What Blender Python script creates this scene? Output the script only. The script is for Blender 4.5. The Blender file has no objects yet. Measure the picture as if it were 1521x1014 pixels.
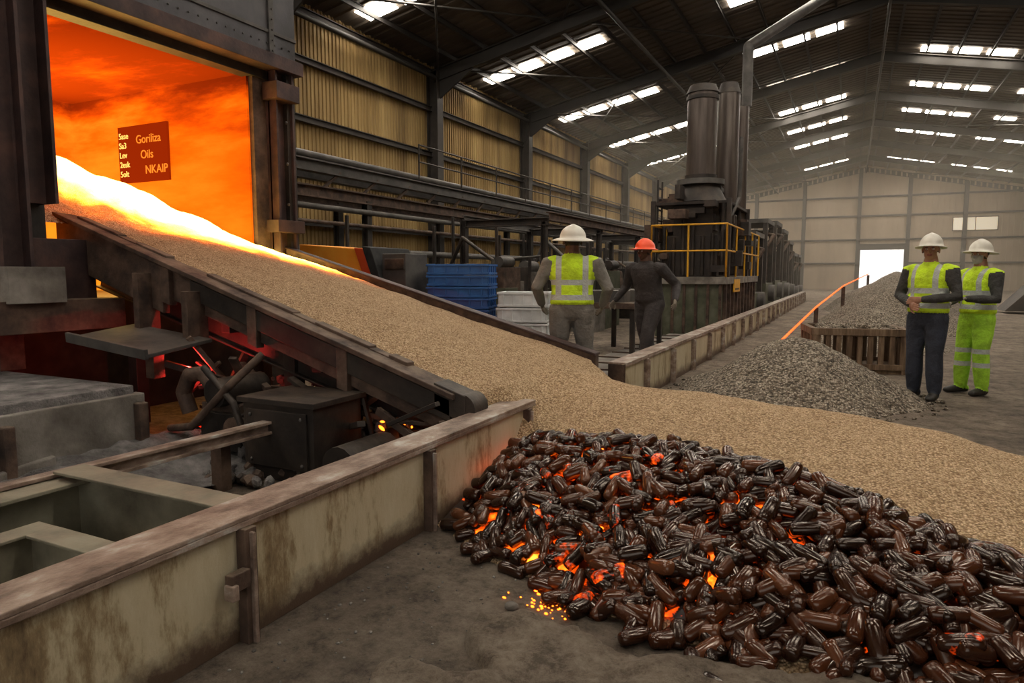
import bpy, bmesh, math, random
from mathutils import Vector, Matrix, noise, Euler
random.seed(7)
R=random.random
def U(a,b): return a+(b-a)*random.random()
sc=bpy.context.scene
col=sc.collection
# ------------------------------------------------------------ materials
def newmat(name):
    m=bpy.data.materials.new(name); m.use_nodes=True
    nt=m.node_tree; b=nt.nodes['Principled BSDF']
    return m,nt,b
def ramp(nt,fac,cols,pos=None):
    r=nt.nodes.new('ShaderNodeValToRGB')
    n=len(cols)
    while len(r.color_ramp.elements)<n: r.color_ramp.elements.new(.5)
    for i,c in enumerate(cols):
        e=r.color_ramp.elements[i]
        e.position=(pos[i] if pos else .3+.4*i/max(1,n-1)); 
    for i,c in enumerate(cols):
        r.color_ramp.elements[i].color=(*c,1)
    nt.links.new(fac,r.inputs[0]); return r
def mth(nt,op,a,b=None,c=None,clamp=False):
    n=nt.nodes.new('ShaderNodeMath'); n.operation=op; n.use_clamp=clamp
    for i,v in enumerate((a,b,c)):
        if v is None: continue
        if isinstance(v,(int,float)): n.inputs[i].default_value=v
        else: nt.links.new(v,n.inputs[i])
    return n.outputs[0]
def coords(nt,stretch=(1,1,1)):
    tc=nt.nodes.new('ShaderNodeTexCoord'); mp=nt.nodes.new('ShaderNodeMapping')
    mp.inputs['Scale'].default_value=stretch
    nt.links.new(tc.outputs['Object'],mp.inputs[0]); return mp.outputs[0],tc
def nz(nt,vec,scale,detail=6,rough=.6):
    n=nt.nodes.new('ShaderNodeTexNoise'); n.inputs['Scale'].default_value=scale
    n.inputs['Detail'].default_value=detail; n.inputs['Roughness'].default_value=rough
    nt.links.new(vec,n.inputs['Vector']); return n.outputs['Fac']
def bumpn(nt,b,h,st,dist,inv=False):
    bp=nt.nodes.new('ShaderNodeBump'); bp.inputs['Strength'].default_value=st; bp.inputs['Distance'].default_value=dist; bp.invert=inv
    nt.links.new(h,bp.inputs['Height']); nt.links.new(bp.outputs[0],b.inputs['Normal'])
def M(name,cols,scale=4,rough=.7,metal=0,bump=.3,bscale=30,stretch=(1,1,1),pos=None,detail=8,spec=.4,bdist=.01,dust=0):
    m,nt,b=newmat(name)
    v,tc=coords(nt,stretch)
    f=nz(nt,v,scale,detail)
    r=ramp(nt,f,cols,pos); out=r.outputs[0]
    if dust:
        v3,_=coords(nt); g=nt.nodes.new('ShaderNodeNewGeometry'); s=nt.nodes.new('ShaderNodeSeparateXYZ'); nt.links.new(g.outputs['Normal'],s.inputs[0])
        k=mth(nt,'MULTIPLY',mth(nt,'MAXIMUM',s.outputs['Z'],.12),mth(nt,'MULTIPLY',mth(nt,'SUBTRACT',nz(nt,v3,5,10,.7),.36),3*dust,clamp=True))
        mx=nt.nodes.new('ShaderNodeMixRGB'); nt.links.new(k,mx.inputs[0]); nt.links.new(out,mx.inputs[1]); mx.inputs[2].default_value=(.26,.2,.145,1); out=mx.outputs[0]
    nt.links.new(out,b.inputs['Base Color'])
    b.inputs['Roughness'].default_value=rough; b.inputs['Metallic'].default_value=metal
    b.inputs['Specular IOR Level'].default_value=spec
    if bump:
        v2,_=coords(nt); bumpn(nt,b,nz(nt,v2,bscale,5),bump,bdist)
    return m
def E(name,c,s,base=(.8,.8,.8),spec=.5):
    m,nt,b=newmat(name); b.inputs['Base Color'].default_value=(*base,1)
    b.inputs['Emission Color'].default_value=(*c,1); b.inputs['Emission Strength'].default_value=s
    b.inputs['Specular IOR Level'].default_value=spec; b.inputs['Roughness'].default_value=.9
    return m
mDark=M('dark_steel',[(.010,.009,.009),(.028,.022,.019),(.06,.043,.033)],3,.55,.2,.3,dust=.35)
mRust=M('rusty_steel',[(.025,.017,.014),(.07,.042,.03),(.14,.088,.062)],5,.7,.1,.5,dust=.6)
mGrey=M('grey_painted_steel',[(.04,.037,.035),(.08,.074,.07),(.12,.11,.1)],2.5,.55,.2,.2,dust=.3)
mPanel=M('furnace_steel_panel',[(.04,.038,.04),(.075,.072,.08),(.11,.105,.11)],1.4,.5,.4,.2)
mRedSt=M('heat_stained_steel',[(.025,.016,.017),(.06,.036,.034),(.11,.058,.048)],3,.55,.3,.3)
mRoof=M('roof_sheet',[(.04,.033,.026),(.075,.06,.047),(.11,.09,.07)],.5,.7,0,.1)
mRaft=M('roof_rafter_steel',[(.026,.024,.023),(.05,.045,.04)],1,.6,.1,0)
mWall=M('wall_sheeting_tan',[(.13,.075,.025),(.3,.195,.072),(.43,.3,.125)],1.3,.7,0,.15,12,(1,1,.13))
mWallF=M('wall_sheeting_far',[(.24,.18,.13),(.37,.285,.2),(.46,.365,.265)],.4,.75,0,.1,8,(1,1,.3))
mCol=M('column_steel',[(.025,.022,.02),(.06,.05,.042)],2,.6,.2,.2)
mConc=M('concrete_block',[(.08,.07,.06),(.17,.15,.13),(.28,.26,.23)],3,.9,0,.8,25)
mWood=M('brown_timber',[(.06,.035,.02),(.14,.09,.055),(.24,.165,.11)],4,.8,0,.4,30,(4,4,.6))
mAsh=M('grey_ash',[(.06,.055,.055),(.15,.14,.135),(.28,.26,.25)],6,.95,0,1,40,bdist=.03)
mYel=M('safety_yellow_paint',[(.5,.25,.015),(.72,.38,.02)],8,.5,0,.1)
mBlue=M('blue_plastic',[(.012,.06,.22),(.028,.13,.38)],4,.4,0,.05)
mWhite=M('white_carton',[(.5,.52,.53),(.74,.76,.77)],5,.6,0,.1)
mTire=M('black_rubber',[(.012,.012,.012),(.03,.03,.03)],10,.8,0,.2)
mGreen=M('olive_green_machine',[(.045,.05,.03),(.09,.095,.06),(.14,.14,.1)],3,.6,.1,.2,dust=.4)
mBasin=M('basin_green_steel',[(.09,.08,.058),(.2,.185,.135),(.3,.285,.215)],3,.6,.1,.3,dust=.7)
mOrange=M('yellow_orange_skip_paint',[(.95,.28,.015),(1.0,.42,.05)],3,.5,0,.1)
mRedP=M('red_paint',[(.5,.05,.01),(.7,.09,.02)],3,.5,0,.1)
def trough_mat():
    m,nt,b=newmat('trough_cream_paint')
    v,_=coords(nt,(1,1,.3)); v2,tc=coords(nt)
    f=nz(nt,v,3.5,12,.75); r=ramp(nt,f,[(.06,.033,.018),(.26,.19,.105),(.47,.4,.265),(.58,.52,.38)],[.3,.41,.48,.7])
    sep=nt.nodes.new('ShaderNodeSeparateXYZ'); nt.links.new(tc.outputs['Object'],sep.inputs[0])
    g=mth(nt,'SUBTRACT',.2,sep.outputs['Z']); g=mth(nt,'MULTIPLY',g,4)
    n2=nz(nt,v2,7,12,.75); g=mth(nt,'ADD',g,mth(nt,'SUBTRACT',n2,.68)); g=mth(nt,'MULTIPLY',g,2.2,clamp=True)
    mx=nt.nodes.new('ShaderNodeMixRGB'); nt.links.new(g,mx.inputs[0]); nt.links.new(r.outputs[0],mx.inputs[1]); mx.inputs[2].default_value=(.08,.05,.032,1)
    nt.links.new(mx.outputs[0],b.inputs['Base Color']); b.inputs['Roughness'].default_value=.5
    bumpn(nt,b,n2,.5,.012); return m
mTrough=trough_mat()
mFlange=M('flange_rust_dust',[(.08,.055,.042),(.2,.14,.108),(.33,.25,.2),(.5,.49,.46)],9,.5,.2,.5,60,(1,.5,1),[.3,.43,.56,.7],detail=12)
def floor_mat(name,cols,bs,bd,sc1=.9):
    m,nt,b=newmat(name)
    v,_=coords(nt)
    f=nz(nt,v,sc1,14,.72); r=ramp(nt,f,cols,[.34,.5,.66])
    f3=nz(nt,v,5,14,.85); r3=ramp(nt,f3,[(.3,.27,.24),(.75,.72,.7),(1.15,1.15,1.15)],[.4,.48,.58])
    mx=nt.nodes.new('ShaderNodeMixRGB'); mx.blend_type='MULTIPLY'; mx.inputs[0].default_value=.9
    nt.links.new(r.outputs[0],mx.inputs[1]); nt.links.new(r3.outputs[0],mx.inputs[2])
    nt.links.new(mx.outputs[0],b.inputs['Base Color']); b.inputs['Roughness'].default_value=.85
    h=mth(nt,'ADD',nz(nt,v,9,15,.85),mth(nt,'MULTIPLY',nz(nt,v,60,4,.7),.4))
    bumpn(nt,b,h,bs,bd); return m
mFloor=floor_mat('dusty_concrete_floor',[(.14,.105,.078),(.27,.212,.157),(.38,.305,.228)],1,.07)
mDirt=floor_mat('caked_dirt',[(.22,.165,.115),(.36,.285,.21),(.45,.365,.275)],1,.09,3)
def grain_mat(name,cols,glow=False,vs=75,bs=.8,pos=None):
    m,nt,b=newmat(name); v,tc=coords(nt)
    vo=nt.nodes.new('ShaderNodeTexVoronoi'); vo.inputs['Scale'].default_value=vs; nt.links.new(v,vo.inputs['Vector'])
    sp=nt.nodes.new('ShaderNodeSeparateXYZ'); nt.links.new(vo.outputs['Color'],sp.inputs[0])
    big=nz(nt,v,3,4); fac=mth(nt,'ADD',mth(nt,'MULTIPLY',sp.outputs[0],.75),mth(nt,'MULTIPLY',big,.35))
    r=ramp(nt,fac,cols,pos or [.05,.45,.95]); 
    dk=ramp(nt,vo.outputs['Distance'],[(1,1,1),(.42,.36,.31)],[.3,.75])
    mx=nt.nodes.new('ShaderNodeMixRGB'); mx.blend_type='MULTIPLY'; mx.inputs[0].default_value=.9
    nt.links.new(r.outputs[0],mx.inputs[1]); nt.links.new(dk.outputs[0],mx.inputs[2])
    nt.links.new(mx.outputs[0],b.inputs['Base Color']); b.inputs['Roughness'].default_value=.9
    b.inputs['Specular IOR Level'].default_value=.2
    bumpn(nt,b,vo.outputs['Distance'],bs,.015,True)
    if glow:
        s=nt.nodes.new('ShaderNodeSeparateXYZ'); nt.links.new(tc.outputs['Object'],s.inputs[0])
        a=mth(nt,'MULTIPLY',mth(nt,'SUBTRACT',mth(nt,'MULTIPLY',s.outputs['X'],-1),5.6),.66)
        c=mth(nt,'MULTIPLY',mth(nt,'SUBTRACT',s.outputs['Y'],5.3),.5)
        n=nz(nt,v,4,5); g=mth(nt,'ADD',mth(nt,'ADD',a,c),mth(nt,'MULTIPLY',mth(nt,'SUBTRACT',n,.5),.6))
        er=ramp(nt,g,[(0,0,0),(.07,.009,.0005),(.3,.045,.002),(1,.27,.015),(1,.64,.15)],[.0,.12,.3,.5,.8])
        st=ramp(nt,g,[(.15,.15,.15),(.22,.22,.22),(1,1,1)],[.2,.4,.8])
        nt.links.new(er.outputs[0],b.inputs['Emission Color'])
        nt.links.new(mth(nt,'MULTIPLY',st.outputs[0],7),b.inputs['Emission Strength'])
    return m
sc_=[(.28,.18,.1),(.53,.365,.21),(.78,.59,.385)]
mSandG=grain_mat('tan_granules_hot',sc_,True,85,1)
mSand=grain_mat('tan_granules',sc_,False,85,1)
mGravel=grain_mat('grey_gravel',[(.035,.03,.024),(.19,.16,.124),(.5,.44,.36)],False,50,1,[.12,.5,1])
def furnace_mat():
    m,nt,b=newmat('glowing_refractory'); v,tc=coords(nt)
    b.inputs['Base Color'].default_value=(.18,.025,.002,1); b.inputs['Roughness'].default_value=1; b.inputs['Specular IOR Level'].default_value=0
    s=nt.nodes.new('ShaderNodeSeparateXYZ'); nt.links.new(tc.outputs['Object'],s.inputs[0])
    v2,_=coords(nt,(.5,1,2.0)); n=nz(nt,v2,1.5,9,.6)
    zz=mth(nt,'SUBTRACT',3.85,s.outputs['Z'])
    g=mth(nt,'MINIMUM',mth(nt,'MULTIPLY',zz,1.0),.34)
    g=mth(nt,'ADD',g,mth(nt,'MULTIPLY',zz,.15))
    g=mth(nt,'ADD',g,mth(nt,'MULTIPLY',mth(nt,'SUBTRACT',mth(nt,'MULTIPLY',s.outputs['X'],-1),7.2),.09))
    k=mth(nt,'SUBTRACT',2.0,mth(nt,'MULTIPLY',mth(nt,'MINIMUM',zz,1.0),1.3))
    g=mth(nt,'ADD',g,mth(nt,'MULTIPLY',mth(nt,'SUBTRACT',n,.5),k))
    r=ramp(nt,g,[(.006,.001,.0005),(.09,.008,.001),(.5,.05,.001),(.95,.13,.002),(1,.33,.015)],[.0,.12,.33,.52,.9])
    nt.links.new(r.outputs[0],b.inputs['Emission Color']); b.inputs['Emission Strength'].default_value=1.0
    m.cycles.emission_sampling='NONE'
    return m
mFurn=furnace_mat()
def pellet_mat():
    m,nt,b=newmat('briquette_dark_brown'); v,tc=coords(nt)
    at=nt.nodes.new('ShaderNodeAttribute'); at.attribute_name='tint'
    at2=nt.nodes.new('ShaderNodeAttribute'); at2.attribute_name='glow'
    r=ramp(nt,at.outputs['Fac'],[(.009,.0035,.002),(.024,.0075,.0035),(.06,.017,.006),(.1,.034,.014)],[0,.5,.85,1])
    nt.links.new(r.outputs[0],b.inputs['Base Color'])
    n=nz(nt,v,20,3,.6); rr=ramp(nt,n,[(.12,.12,.12),(.28,.28,.28)],[.35,.65])
    nt.links.new(rr.outputs[0],b.inputs['Roughness']); b.inputs['Specular IOR Level'].default_value=.6
    b.inputs['Specular Tint'].default_value=(1,.88,.78,1)
    bumpn(nt,b,n,.08,.006)
    n2=nz(nt,v,22,4,.6); g=mth(nt,'ADD',at2.outputs['Fac'],mth(nt,'MULTIPLY',mth(nt,'SUBTRACT',n2,.5),1.7))
    g=mth(nt,'MULTIPLY',g,mth(nt,'GREATER_THAN',at2.outputs['Fac'],.02))
    er=ramp(nt,g,[(0,0,0),(.3,.02,.001),(1,.14,.008),(1,.45,.08)],[.42,.62,.88,1])
    nt.links.new(er.outputs[0],b.inputs['Emission Color']); b.inputs['Emission Strength'].default_value=2.5
    m.cycles.emission_sampling='NONE'
    return m
mPel=pellet_mat()
# ------------------------------------------------------------ mesh builder
class B:
    def __init__(s,name): s.n=name; s.v=[]; s.f=[]; s.m=[]; s.sm=[]; s.mats=[]
    def mi(s,m):
        if m not in s.mats: s.mats.append(m)
        return s.mats.index(m)
    def add(s,vs,fs,m,smooth=False):
        o=len(s.v); s.v+= [tuple(x) for x in vs]; i=s.mi(m)
        for f in fs: s.f.append([o+k for k in f]); s.m.append(i); s.sm.append(smooth)
    def box(s,c,sz,m,rot=None):
        h=[x/2 for x in sz]; vs=[]
        for x in(-1,1):
            for y in(-1,1):
                for z in(-1,1):
                    p=Vector((x*h[0],y*h[1],z*h[2]))
                    if rot is not None: p=rot@p
                    vs.append(p+Vector(c))
        s.add(vs,[(0,1,3,2),(4,6,7,5),(0,4,5,1),(2,3,7,6),(0,2,6,4),(1,5,7,3)],m)
    def b2(s,a,b,m): s.box([(a[i]+b[i])/2 for i in range(3)],[abs(b[i]-a[i]) for i in range(3)],m)
    def fr(s,p1,p2,up=(0,0,1)):
        d=(Vector(p2)-Vector(p1)); L=d.length; d.normalize(); u=Vector(up)
        if abs(d.dot(u))>.98: u=Vector((0,1,0))
        x=d.cross(u).normalized(); z=x.cross(d).normalized()
        return L,Matrix((x,d,z)).transposed()
    def beam(s,p1,p2,w,h,m,up=(0,0,1)):
        L,r=s.fr(p1,p2,up); s.box((Vector(p1)+Vector(p2))/2,(w,L,h),m,r)
    def ibeam(s,p1,p2,w,h,m,t=.03,up=(0,0,1)):
        L,r=s.fr(p1,p2,up); c=(Vector(p1)+Vector(p2))/2
        s.box(c,(t,L,h),m,r)
        for k in(-1,1): s.box(c+r@Vector((0,0,k*(h-t)/2)),(w,L,t),m,r)
    def cyl(s,p1,p2,r1,m,r2=None,n=16,caps=True,smooth=True):
        r2=r1 if r2 is None else r2; L,r=s.fr(p1,p2); vs=[]
        for p,q in((p1,r1),(p2,r2)):
            for i in range(n):
                a=2*math.pi*i/n; vs.append(Vector(p)+r@Vector((q*math.cos(a),0,q*math.sin(a))))
        s.add(vs,[(i,(i+1)%n,n+(i+1)%n,n+i) for i in range(n)],m,smooth)
        if caps: s.add(vs,[tuple(range(n)),tuple(range(2*n-1,n-1,-1))],m)
    def tube(s,pts,r,m,n=8):
        for a,b in zip(pts,pts[1:]): s.cyl(a,b,r,m,n=n)
        for p in pts[1:-1]: s.ell(p,(r,r,r),m,6,8)
    def ell(s,c,r,m,nr=8,ns=12,rot=None):
        vs=[];fs=[]
        for i in range(nr+1):
            t=math.pi*i/nr
            for j in range(ns):
                a=2*math.pi*j/ns; p=Vector((r[0]*math.sin(t)*math.cos(a),r[1]*math.sin(t)*math.sin(a),r[2]*math.cos(t)))
                if rot is not None: p=rot@p
                vs.append(p+Vector(c))
        for i in range(nr):
            for j in range(ns): fs.append((i*ns+j,(i+1)*ns+j,(i+1)*ns+(j+1)%ns,i*ns+(j+1)%ns))
        s.add(vs,fs,m,True)
    def prism(s,poly,ex,m):
        n=len(poly); a=[Vector(p) for p in poly]; b=[p+Vector(ex) for p in a]
        s.add(a+b,[tuple(range(n-1,-1,-1)),tuple(range(n,2*n))]+[(i,(i+1)%n,n+(i+1)%n,n+i) for i in range(n)],m)
    def loft(s,pts,rad,m,side=(1,0,0),n=14):
        pts=[Vector(p) for p in pts]; rad=[(r,r) if isinstance(r,(int,float)) else r for r in rad]
        d0=(pts[0]-pts[1]).normalized(); d1=(pts[-1]-pts[-2]).normalized()
        P=[];Q=[]
        for k,sc_ in((.95,.15),(.75,.6),(.4,.87)): e=min(rad[0]); P.append(pts[0]+d0*e*k); Q.append((rad[0][0]*sc_,rad[0][1]*sc_))
        P+=pts;Q+=rad
        for k,sc_ in((.4,.87),(.75,.6),(.95,.15)): e=min(rad[-1]); P.append(pts[-1]+d1*e*k); Q.append((rad[-1][0]*sc_,rad[-1][1]*sc_))
        vs=[];N=len(P)
        for i in range(N):
            d=(P[min(i+1,N-1)]-P[max(i-1,0)]).normalized(); sd=Vector(side); sd=(sd-d*sd.dot(d)).normalized(); o=d.cross(sd)
            for j in range(n):
                a=2*math.pi*j/n; vs.append(P[i]+sd*Q[i][0]*math.cos(a)+o*Q[i][1]*math.sin(a))
        fs=[(i*n+j,i*n+(j+1)%n,(i+1)*n+(j+1)%n,(i+1)*n+j) for i in range(N-1) for j in range(n)]
        fs+=[tuple(range(n-1,-1,-1)),tuple(range((N-1)*n,N*n))]
        s.add(vs,fs,m,True)
    def corr(s,o,u,v,lu,lv,nrm,m,pitch=.25,dep=.035):
        o=Vector(o);u=Vector(u);v=Vector(v);nrm=Vector(nrm);vs=[];x=0;pr=[(0,0),(.4,0),(.5,1),(.9,1)]
        seq=[]
        while x<lu:
            for a,b in pr:
                if x+a*pitch<=lu: seq.append((x+a*pitch,b*dep))
            x+=pitch
        seq.append((lu,0))
        for a,b in seq: vs.append(o+u*a+nrm*b); vs.append(o+u*a+nrm*b+v*lv)
        s.add(vs,[(2*i,2*i+2,2*i+3,2*i+1) for i in range(len(seq)-1)],m)
    def mesh(s):
        me=bpy.data.meshes.new(s.n); me.from_pydata(s.v,[],s.f)
        for m in s.mats: me.materials.append(m)
        me.polygons.foreach_set('material_index',s.m); me.polygons.foreach_set('use_smooth',s.sm); me.update(); return me
    def done(s,bevel=0,parent=None,name=None):
        me=s.mesh()
        bm=bmesh.new(); bm.from_mesh(me); bmesh.ops.recalc_face_normals(bm,faces=bm.faces); bm.to_mesh(me); bm.free()
        ob=bpy.data.objects.new(name or s.n,me); col.objects.link(ob)
        if bevel:
            md=ob.modifiers.new('bevel','BEVEL'); md.width=bevel; md.segments=2; md.limit_method='ANGLE'; md.angle_limit=.9
        if parent: ob.parent=parent
        return ob
def empty(name,loc=(0,0,0)):
    e=bpy.data.objects.new(name,None); e.location=loc; col.objects.link(e); return e
def interp(x,pts):
    if x<=pts[0][0]: return pts[0][1]
    for (a,p),(b,q) in zip(pts,pts[1:]):
        if x<=b: t=(x-a)/(b-a); t=t*t*(3-2*t)*.5+t*.5; return p+(q-p)*t
    return pts[-1][1]
def sstep(a,b,x):
    t=max(0,min(1,(x-a)/(b-a))); return t*t*(3-2*t)
# ------------------------------------------------------------ room shell
XL,XR,RX=-12.3,13.7,.7; Y0,Y1=-7,66.4; EZ,RZ=8.0,10.6
bays=[-1.6+6.8*i for i in range(11)]
b=B('floor'); b.b2((XL-.3,Y0-4,-.3),(XR+.3,Y1+6,0),mFloor); b.done()
b=B('wall_left'); b.corr((XL,Y0,0),(0,1,0),(0,0,1),Y1-Y0,EZ,(1,0,0),mWall,.14,.03); b.done()
b=B('wall_right'); b.corr((XR,Y0,0),(0,1,0),(0,0,1),Y1-Y0,EZ,(-1,0,0),mWall,.22,.04); b.done()
def roofz(x): return RZ-.2*abs(x-RX)
b=B('wall_rear_unseen')  # out of view behind the camera, added to cut sky reflections from the open end
for x0,x1,z0 in((XL,-5,0),(-5,RX,5),(RX,6.5,5),(6.5,XR,0)):
    b.add([(x0,Y0,z0),(x1,Y0,z0),(x1,Y0,roofz(x1)),(x0,Y0,roofz(x0))],[(0,1,2,3)],mWallF)
for x in(-5,6.5): b.b2((x-.15,Y0+.01,0),(x+.15,Y0+.3,5.2),mRaft)
b.b2((-5,Y0+.01,5),(6.5,Y0+.3,5.3),mRaft)
b.done()
b=B('wall_far')
DX0,DX1,DZ=.5,3.9,3.5
def fw(x0,x1,z0,topfn):
    b.add([(x0,Y1,z0),(x1,Y1,z0),(x1,Y1,topfn(x1)),(x0,Y1,topfn(x0))],[(0,1,2,3)],mWallF)
fw(XL,DX0,0,roofz); fw(DX0,RX,DZ,roofz); fw(RX,DX1,DZ,roofz); fw(DX1,XR,0,roofz)
x=XL
while x<XR:
    z0=DZ if DX0-.1<x<DX1 else 0
    b.b2((x,Y1-.05,z0),(x+.12,Y1-.003,roofz(x+.12)-.15),mWallF); x+=.4
for z in(2.2,4.2,6.2,7.8):
    for a,c in((XL,DX0),(DX1,XR)) if z<DZ else ((XL,XR),): b.b2((a,Y1-.2,z),(c,Y1-.06,z+.14),mRaft)
for x in(-8,-4,DX0-.15,DX1+.15,8): b.b2((x-.15,Y1-.35,0),(x+.15,Y1-.06,roofz(x)-.4),mRaft)
b.done()
b=B('door_1'); 
for x in(DX0,DX1): b.b2((x-.06,Y1-.4,0),(x+.06,Y1+.02,DZ),mRaft)
b.b2((DX0,Y1-.4,DZ-.1),(DX1,Y1+.02,DZ+.4),mRaft); b.done()
mWin=E('translucent_panel',(1,.75,.4),.4)
b=B('window_1'); b.b2((7.2,Y1-.12,4.9),(10.2,Y1-.06,5.9),mWin)
for x in(7.15,8.7,10.2): b.b2((x,Y1-.15,4.85),(x+.06,Y1-.1,5.95),mRaft)
b.b2((7.15,Y1-.15,5.9),(10.25,Y1-.1,5.97),mRaft); b.b2((7.15,Y1-.15,4.83),(10.25,Y1-.1,4.9),mRaft); b.done()
b=B('ceiling')
for sgn,X in((-1,XL),(1,XR)):
    ex=X+sgn*.3; L=math.hypot(ex-RX,.2*(ex-RX)); v=Vector((ex-RX,0,-.2*abs(ex-RX))).normalized()
    b.corr((RX,Y0,RZ),(0,1,0),v,Y1-Y0+.1,L,(0,0,-1),mRoof,.4,.04)
b.done()
b=B('roof_framing')
for i in range(13):
    for sgn in(-1,1):
        x=RX+sgn*(.5+i*1.05)
        if XL<x<XR: b.ibeam((x,Y0,roofz(x)-.13),(x,Y1-.4,roofz(x)-.13),.07,.15,mRaft,.015)
for y in bays:
    for X,sgn in((XL,-1),(XR,1)):
        xe=X-sgn*.25
        b.ibeam((RX,y,RZ-.42),(xe,y,roofz(xe)-.47),.2,.38,mRaft,.03)
        b.prism([(xe,y-.03,roofz(xe)-.5),(xe,y-.03,roofz(xe)-1.3),(xe-sgn*1.7,y-.03,roofz(xe-sgn*1.7)-.55)],(0,.06,0),mRaft)
for k in range(0,10):
    for a,c in((.4,4.6),(4.6,8.8)):
        b.cyl((XL+a,bays[k],roofz(XL+a)-.3),(XL+c,bays[k+1],roofz(XL+c)-.3),.03,mRaft,n=6)
        if k%2==0: b.cyl((XL+c,bays[k],roofz(XL+c)-.3),(XL+a,bays[k+1],roofz(XL+a)-.3),.03,mRaft,n=6)
    if k%3==0: b.cyl((XR-.4,bays[k],roofz(XR)-.3),(RX+3,bays[k+1],roofz(RX+3)-.3),.03,mRaft,n=6)
b.cyl((-11.9,Y0,7.5),(-11.9,Y1-.5,7.5),.07,mRaft,n=8); b.cyl((-6.2,Y0,roofz(-6.2)-.75),(-6.2,Y1-.5,roofz(-6.2)-.75),.06,mRaft,n=8); b.cyl((RX,Y0,RZ-.75),(RX,Y1-.5,RZ-.75),.05,mRaft,n=8)
b.done()
b=B('extraction_duct'); b.tube([(-2.8,20.2,6.0),(-2.8,20.2,7.6),(-1.0,22.5,9.4)],.14,mGrey,12); b.tube([(-4.6,12.5,7.9),(-1.6,16.5,8.9)],.09,mGrey,10); b.done()
b=B('wall_columns')
for y in bays:
    for X,sgn in((XL,1),(XR,-1)):
        x=X+sgn*.27
        b.ibeam((x,y,0),(x,y,roofz(X)-.25),.34,.4,mCol,.03,up=(1,0,0))
b.done()
b=B('trim_1')
for z in(1.6,2.7,3.9,5.2,6.6,7.75):
    b.ibeam((XL+.12,Y0,z),(XL+.12,Y1-.3,z),.12,.16,mCol,.02)
    b.ibeam((XR-.12,Y0,z),(XR-.12,Y1-.3,z),.12,.16,mCol,.02)
b.done()
mSky=E('skylight_sheet',(1,.91,.78),32)
b=B('skylight_strips')
def sk(xs,ys):
    for y in ys:
        for x in xs:
            r=Matrix.Rotation(math.atan(.2 if x>RX else -.2),3,'Y')
            b.box((x,y,roofz(x)-.075),(.9,.66,.02),mSky,r)
sk((-11.2,-10.1,-9.0,-7.9),[-3,2.8,8.6]+[14.8+6.8*i for i in range(8)])
sk((-3.3,-2.2,-1.1),[0,5.5,11,16.8,22.5,28,33.4,38.9,44.3,49.7,55.2,60.6])
sk((2.5,3.6,4.7),[-2,3.5,9,14.8,20.7,26.5,32.2,37.8,43.5,49.3,55,60.8])
sk((6.7,8.1,9.5),[3.5,14.8,26.5,37.8,43.5,49.3,55,60.8])
b.done()
# ------------------------------------------------------------ world
w=bpy.data.worlds.new('World'); sc.world=w; w.use_nodes=True
w.node_tree.nodes['Background'].inputs[0].default_value=(1,.96,.9,1); w.node_tree.nodes['Background'].inputs[1].default_value=1.4
m=bpy.data.materials.new('smoke_haze'); m.use_nodes=True; nt=m.node_tree; nt.nodes.clear()
vo=nt.nodes.new('ShaderNodeVolumeScatter'); vo.inputs['Color'].default_value=(.96,.85,.7,1); vo.inputs['Density'].default_value=.0075; vo.inputs['Anisotropy'].default_value=.2
ou=nt.nodes.new('ShaderNodeOutputMaterial'); nt.links.new(vo.outputs[0],ou.inputs['Volume'])
b=B('smoke_haze'); b.b2((XL+.6,22,.02),(XR-.6,Y1-.6,7.9),m); b.done()
# ------------------------------------------------------------ granule heap
def zs(X,Y=4.07): return .55+(.316-.041*(Y-4.07)/2.5)*(-2.3-X)
Yf=[(-2.1,3.2),(-1.42,2.86),(-.86,2.63),(-.46,2.55),(0,2.5),(1,2.5),(2,2.8),(3,3.2)]
Yb=[(-2.1,4.4),(-1.6,4.1),(-1.05,3.94),(-.1,3.64),(.28,3.41),(.5,3.3),(1.2,3.15),(2.2,3.4),(3,3.6)]
Zb=[(-2.1,.2),(-1.6,.34),(-1.05,.42),(-.1,.40),(.28,.33),(.5,.27),(1.2,.2),(2.2,.12),(3,.02)]
Yc=[(-2.3,5.4),(-1,5.3),(-.24,5.15),(.95,4.85),(3,4.5)]
Zc=[(-2.3,.66),(-1.5,.54),(-.24,.50),(.54,.44),(.95,.36),(2,.2),(3.2,0)]
def heap(X,Y):
    yf,yb,zb,yc,zc=[interp(X,q) for q in(Yf,Yb,Zb,Yc,Zc)]
    if Y<yf: return -.05
    if Y<yb: t=(Y-yf)/(yb-yf); return zb*(1-(1-t)**1.5)
    if Y<yc: t=(Y-yb)/(yc-yb); return zb+(zc-zb)*math.sin(t*math.pi/2)
    d=Y-yc; return zc-.5*(math.sqrt(d*d+.16)-.4)
def chz(X,Y):
    z=zs(X,Y)+.06*(1-((Y-5.3)/1.25)**2)
    z+=.34*sstep(-6.4,-8,X)*(1-.6*sstep(4.6,6.2,Y)); return z
def sandz(X,Y):
    if X<-2.3: z=chz(X,Y)
    else:
        a=heap(X,Y); 
        if X<-1.5:
            c=chz(X,max(4.3,min(6.5,Y)))-1.2*max(0,4.45-Y)-1.2*max(0,Y-6.45)-.3*(X+2.3)
            t=sstep(-2.3,-1.5,X); a=a*t+max(a,min(c,.64))*(1-t)
        z=a
    hot=sstep(-6.2,-7.2,X)
    return z+.014*noise.noise(Vector((X*3,Y*3,0)))+.025*noise.noise(Vector((X,Y,4)))+.006*noise.noise(Vector((X*14,Y*14,1)))+hot*.09*noise.noise(Vector((X*2.5,Y*2.5,7)))
st=.035; nx=int((3.4+10)/st); ny=int((7.6-2.4)/st)
def ok(X,Y):
    if X<-6.55: return 3.72<Y<6.15
    if X<-2.12: return 4.1<=Y<=6.56
    return True
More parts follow.
